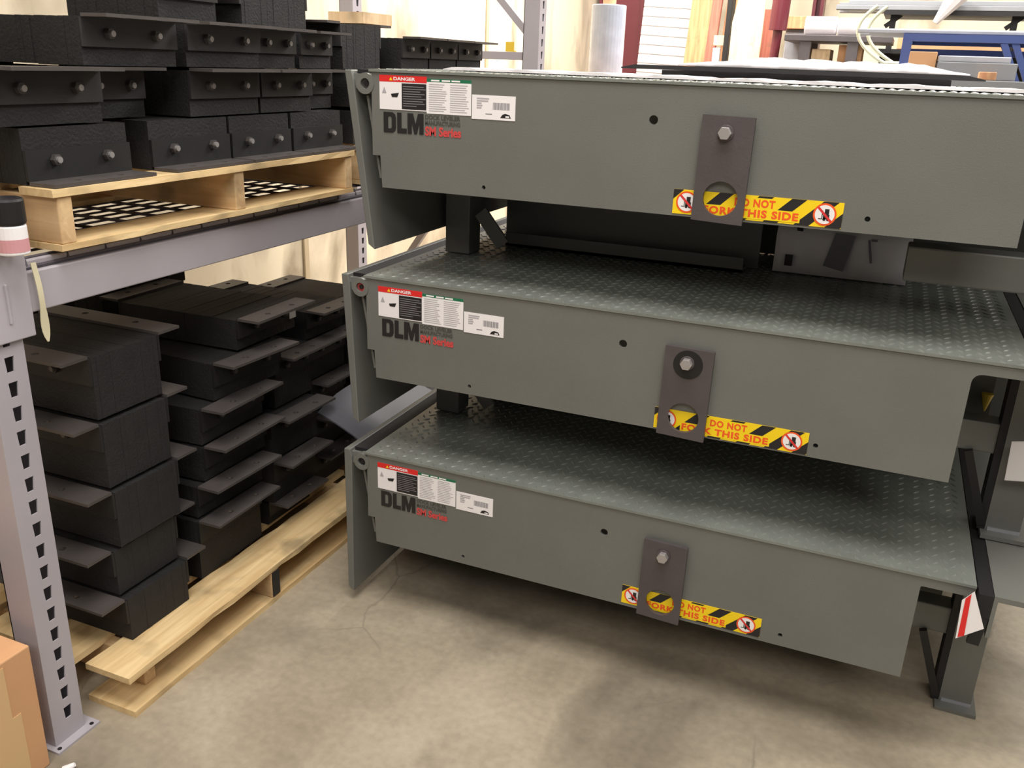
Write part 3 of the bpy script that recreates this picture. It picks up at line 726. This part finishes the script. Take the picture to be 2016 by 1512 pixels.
# ------------------------------------------------------------------ cardboard boxes and floor debris
def cbox(x0, x1, y0, y1, z0, z1, label, tape=True):
    r = thing('cardboard_box', ((x0+x1)/2, (y0+y1)/2, z0), label, 'box', 'cardboard boxes')
    b = MB(); b.box(x0, x1, y0, y1, z0, z1, 'card'); b.build('carton', r, r.location, bevel=.003)
    if tape:
        b = MB(); b.box(x1, x1+.001, y0+.02, y1-.065, z0+.002, z1-.012, 'tape'); b.box(x1, x1+.001, y1-.065, y1-.045, z0+.002, z1-.14, 'tape'); b.build('tape', r, r.location)
    return r
cbox(-1.95, -1.505, .55, 1.062, 0, .315, 'brown cardboard box with paler tape on its side, at the foot of the slotted post')
cbox(-2.0, -1.60, .55, 1.00, .316, .50, 'second brown cardboard box, upper one at the left picture edge', False)
b = MB(); b.cyl((-1.46, 1.06, .001), (-1.445, 1.075, .012), .011, 'white', 9, .005)
tag(b.build('paper_scrap', off=(-1.46, 1.06, 0)), 'tiny white scrap on the floor beside the post foot', 'scrap')

# ------------------------------------------------------------------ background
def bx(name, x0, x1, y0, y1, z0, z1, m, label, cat, group=None, tilt=0, bevel=.004):
    b = MB()
    rot = Matrix.Rotation(math.radians(tilt), 3, 'Y') if tilt else None
    b.box(x0, x1, y0, y1, z0, z1, m, rot, ((x0+x1)/2, y0, z0))
    return tag(b.build(name, off=((x0+x1)/2, (y0+y1)/2, z0), bevel=bevel), label, cat, group)
def column(x, y, w_, d_, label, h=4):
    b = MB(); b.box(x-w_/2, x-w_/2+.03, y-d_/2, y+d_/2, 0, h, 'redpaint'); b.box(x+w_/2-.03, x+w_/2, y-d_/2, y+d_/2, 0, h, 'redpaint'); b.box(x-w_/2, x+w_/2, y-.006, y+.006, 0, h, 'redpaint')
    return tag(b.build('steel_column', off=(x, y, 0)), label, 'column', 'dark red steel columns')
column(-2.72, 9.3, .46, .2, 'dark red steel building column behind the upright roll of film')
b = MB(); b.box(-1.70, -1.66, 3.955, 3.96, 1.548, 1.59, 'yellowtag'); b.box(-1.70, -1.66, 3.96, 3.985, 1.548, 1.553, 'yellowtag'); tag(b.build('yellow_tag', off=(-1.68, 3.96, 1.548)), 'small yellow tag on the cross brace of the far rack upright', 'tag')
def film_roll():
    r = thing('stretch_film_roll', (-1.73, 5.6, 1.36), 'upright roll of bluish stretch film standing on a crate beyond the levelers', 'film roll')
    b = MB(); b.cyl((0, 0, 0), (0, 0, .49), .105, 'film', 32); b.build('film', r, bevel=.006)
    b = MB(); b.tube((0, 0, -.0), (0, 0, .525), .04, .034, 'card'); b.build('core', r)
film_roll()
def crate():
    r = thing('wooden_crate', (-1.7, 5.62, 0), 'tall slatted wooden crate under the roll of stretch film', 'crate')
    for (xx, yy) in ((-.27, -.29), (.27, -.29), (-.27, .29), (.27, .29)):
        b = MB(); b.box(xx-.03, xx+.03, yy-.03, yy+.03, 0, 1.33, 'lumber'); b.build('corner_post', r)
    for sgn, nm in ((-1, 'front_slats'), (1, 'rear_slats')):
        b = MB()
        for i in range(9): b.box(-.3, .3, sgn*.33-.008, sgn*.33+.008, .04+i*.145, .16+i*.145, 'lumber')
        b.build(nm, r)
    for sgn in (-1, 1):
        b = MB()
        for i in range(9): b.box(sgn*.308-.008, sgn*.308+.008, -.32, .32, .04+i*.145, .16+i*.145, 'lumber')
        b.build('side_slats', r)
    b = MB(); b.box(-.32, .32, -.34, .34, 1.34, 1.358, 'lumber'); b.build('lid', r)
crate()
b = MB(); x0, x1 = -2.54, -2.04; y = 9.05
for i in range(30):
    z = i*.085; b.box(x0, x1, y, y+.02, z, z+.072, 'sheetwhite'); b.box(x0, x1, y+.010, y+.02, z+.072, z+.085, 'sheetwhite')
b.box(x1, x1+.03, y-.01, y+.03, 0, 2.55, 'grey')
o = b.build('ribbed_door_panel', off=(-2.29, 9.05, 0)); o.rotation_euler = (0, math.radians(2.6), 0); o.location.z = .012
tag(o, 'white ribbed steel door panel standing on end beside the dark red column', 'door panel')
G5 = 'boards leaning at the rear'
bx('lumber_board', -1.95, -1.85, 8.4, 8.46, 0, 2.9, 'lumber', 'orange-brown board standing upright, next to the ribbed panel', 'board', G5, 3)
bx('lumber_board', -1.84, -1.74, 8.3, 8.36, 0, 2.9, 'lumber', 'second orange-brown upright board, right of the first', 'board', G5, 3)
bx('lumber_board', -1.73, -1.65, 8.2, 8.26, 0, 2.8, 'redwood', 'reddish upright board among the lumber', 'board', G5, 3)
bx('lumber_board', -1.66, -1.50, 8.5, 8.56, 0, 2.3, 'lumber', 'brown upright board half behind the big plywood sheet', 'board', G5, 3)
bx('lumber_board', -1.56, -1.36, 8.1, 8.16, 1.70, 1.78, 'ply', 'short pale cross piece nailed between the upright boards', 'board', G5)
bx('lumber_board', -1.44, -1.40, 7.9, 8.06, 0, 2.4, 'black', 'black upright strip left of the plywood sheet', 'board', G5)
bx('paper_card', -1.55, -1.49, 8.05, 8.098, 0, 1.68, 'white', 'narrow white board standing among the lumber', 'board', G5)
b = MB(); me = plate([(-1.32, 0), (-1.10, 0), (-1.09, 2.6), (-1.20, 2.6), (-1.33, 1.86)], [], .03); b.mesh(me, 'ply', lambda v: (v.x, 7.6-v.z, v.y))
tag(b.build('plywood_sheet', off=(-1.2, 7.6, 0)), 'pale plywood sheet with a clipped corner, standing upright', 'plywood sheet')
bx('lumber_board', -1.14, -1.02, 7.8, 7.84, 0, 1.97, 'redwood', 'wide brown board right of the pale plywood', 'board', G5, 0)
b = MB(); b.cyl((-.95, 6.9, 0), (-.885, 6.9, 1.8), .032, 'redpaint', 24); b.cyl((-.889, 6.9, 1.78), (-.86, 6.9, 3), .062, 'redpaint', 24)
tag(b.build('steel_post', off=(-.95, 6.9, 0)), 'dark red post with a wider upper section, right of the plywood', 'post')
def cabinet():
    r = thing('steel_cabinet', (-.785, 7.4, 0), 'grey cabinet with a slab of wood on top, behind the dark red post', 'cabinet')
    b = MB(); b.box(-.085, .085, -.18, .2, 0, 1.80, 'grey'); b.build('body', r, bevel=.004)
    b = MB(); b.box(-.078, .078, -.2, -.181, .05, 1.78, 'silver'); b.build('door', r, bevel=.003)
cabinet()
bx('wood_slab', -.90, -.71, 7.15, 7.6, 1.803, 1.89, 'lumber', 'orange wood slab on top of the grey cabinet', 'slab')
column(-.87, 9.5, .10, .2, 'thin dark steel column far behind, above the white rolls')
def table(x0, x1, y0, y1, h, m, label, cat='table'):
    r = thing('steel_table', ((x0+x1)/2, (y0+y1)/2, 0), label, cat)
    b = MB(); b.box(x0, x1, y0, y1, h-.04, h, m); b.build('table_top', r, r.location, bevel=.004)
    for (xx, yy) in ((x0+.14, y0+.04), (x1-.24, y0+.04), (x0+.14, y1-.04), (x1-.24, y1-.04)):
        b = MB(); b.box(xx-.035, xx+.035, yy-.03, yy+.03, 0, h-.04, m); b.build('leg', r, r.location)
    b = MB(); b.box(x0+.04, x1-.04, y0+.02, y1-.02, h-.22, h-.19, m); b.build('lower_shelf', r, r.location)
    return r
table(-.80, -.12, 6.6, 7.2, 1.745, 'strap', 'dark steel table carrying white rolls, behind the black sheet')
b = MB(); b.cyl((-.70, 6.85, 1.81), (-.49, 6.85, 1.81), .062, 'whiteplastic', 32); tag(b.build('plastic_roll', off=(-.6, 6.8, 1.747), bevel=.01), 'bright white roll lying on the dark table, left one', 'roll', 'white rolls')
b = MB(); b.cyl((-.48, 6.80, 1.806), (-.27, 6.80, 1.806), .058, 'whiteplastic', 32); tag(b.build('plastic_roll', off=(-.4, 6.8, 1.747), bevel=.01), 'pale roll lying on the dark table, right of the bright one', 'roll', 'white rolls')
bx('wooden_crate', -.62, -.50, 6.7, 7.0, 1.557, 1.66, 'ply', 'open pale wood crate on the lower shelf of the dark table', 'crate')
bx('cardboard_box', -.45, -.30, 6.7, 7.0, 1.557, 1.69, 'card', 'brown cardboard box on the lower shelf of the dark table', 'box')
for i, (dx, lab) in enumerate(((0, 'pale curved conduit, left of its twin'), (.055, 'pale curved conduit, right of its twin'))):
    b = MB(); P = []
    for k in range(19):
        t = k/18; P.append((-.30+dx+.20*(t-.42)**2*2.6-.02, 6.2+dx, 1.90-.32*t))
    P.append((P[-1][0]+.03, 6.2+dx, 1.58)); P.append((P[-1][0]+.16, 6.2+dx, 1.573))
    b.path(P, .011, 'hose', 10); tag(b.build('curved_conduit', off=(-.3, 6.2, 1.5)), lab, 'conduit', 'curved conduits')
table(-.45, .0, 5.98, 6.5, 1.56, 'grey', 'grey bench carrying the curved conduits, left of the blue frame', 'bench')
def far_rack():
    r = thing('storage_rack', (.2, 7.6, 0), 'black framed storage rack with long bars on its shelves, against the rear wall', 'rack')
    for x in (-.155, .625, 1.4):
        b = MB(); b.box(x-.02, x+.02, 7.4, 7.44, 0, 1.93, 'black'); b.build('post', r, r.location)
        b = MB(); b.bar((x-.05, 7.42, 1.84), (x+.05, 7.42, 1.92), .03, .03, 'black'); b.build('bracket', r, r.location)
    for z in (1.66, 1.915):
        b = MB(); b.box(-.22, 1.5, 7.3, 7.9, z, z+.028, 'black'); b.build('shelf', r, r.location)
    b = MB(); b.box(-.22, 1.5, 7.88, 7.90, 1.4, 1.66, 'black'); b.build('back_rail', r, r.location)
far_rack()
GL = 'long steel sections'
for i in range(7):
    z = 1.9445+(i // 4)*.034; yy = 7.30+(i % 4)*.12+(.05 if i > 3 else 0)
    bx('steel_section', -.55+.08*(i % 3), 1.5-.07*(i % 4), yy, yy+.09, z, z+.032, ('grey', 'silver')[i % 2], 'long steel section on the upper shelf of the storage rack, %s' % ('first in front below', 'second row below', 'third row below', 'rearmost below', 'front upper', 'middle upper', 'rear upper')[i], 'steel section', GL)
bx('cardboard_box', -.10, .58, 7.35, 7.8, 1.689, 1.80, 'card', 'long brown carton on the middle shelf of the storage rack, left', 'box')
bx('cardboard_box', .66, 1.3, 7.35, 7.8, 1.689, 1.80, 'lumber', 'orange carton on the middle shelf of the storage rack, right', 'box')
b = MB(); b.cyl((.26, 7.2, 2.08), (.12, 7.2, 1.86), .085, 'whiteplastic', 10, .02); tag(b.build('plastic_wrap', off=(.2, 7.2, 1.9)), 'loose clear-white plastic wrap hanging off the upper shelf', 'plastic wrap')
def blue_cart():
    r = thing('blue_steel_frame', (.6, 5.2, 0), 'blue painted steel frame table with diagonal brace, right background', 'frame')
    def part(nm, *a, **k):
        b = MB(); b.bar(*a, **k); b.build(nm, r, r.location)
    for yy in (5.2, 5.8):
        for xx in (-.025, 1.1): part('post', (xx, yy, 0), (xx, yy, 1.68), .045, .045, 'blue', up=(0, 1, 0))
        part('top_rail', (-.047, yy, 1.69), (1.12, yy, 1.69), .04, .035, 'blue')
    part('side_rail', (-.02, 5.2, 1.69), (-.02, 5.8, 1.69), .04, .035, 'blue'); part('side_rail', (1.1, 5.2, 1.69), (1.1, 5.8, 1.69), .04, .035, 'blue')
    part('diagonal_brace', (.41, 5.2, 1.675), (.52, 5.2, 1.45), .03, .03, 'blue'); part('diagonal_brace', (.46, 5.2, 1.675), (.57, 5.2, 1.45), .02, .03, 'blue')
    part('mid_rail', (-.02, 5.5, 1.63), (1.1, 5.5, 1.63), .04, .03, 'blue'); part('lower_rail', (-.02, 5.2, 1.47), (1.1, 5.2, 1.47), .03, .03, 'blue')
    b = MB(); b.box(-.02, 1.1, 5.2, 5.8, 1.44, 1.455, 'grey'); b.build('lower_shelf', r, r.location)
blue_cart()
for i in range(6):
    bx('steel_section', -.27+.05*(i % 3), 1.2, 5.2+i*.1, 5.28+i*.1, 1.709, 1.727+.008*(i % 2), 'silver', 'silver bar lying lengthwise on the blue frame, %s' % ('front one', 'second', 'third', 'fourth', 'fifth', 'rearmost')[i], 'steel section', 'bars on the blue frame')
table(-.25, 1.1, 4.65, 5.15, 1.499, 'grey', 'tall grey bench in front of the blue frame, carrying the small cardboard box', 'bench')
bx('cardboard_box', -.004, .118, 4.90, 5.03, 1.50, 1.618, 'card', 'small brown cardboard box in front of the blue frame', 'box')
bx('steel_section', .125, .46, 4.85, 5.05, 1.50, 1.575, 'grey', 'thick grey steel section lying on the bench by the small box', 'steel section')
bx('steel_section', .125, .43, 4.87, 5.03, 1.576, 1.603, 'silver', 'paler steel section on top of the thick grey one', 'steel section')
bx('wood_block', .30, .37, 4.70, 4.80, 1.50, 1.535, 'lumber', 'small brown block at the bench edge, right of the white sheeting', 'block')
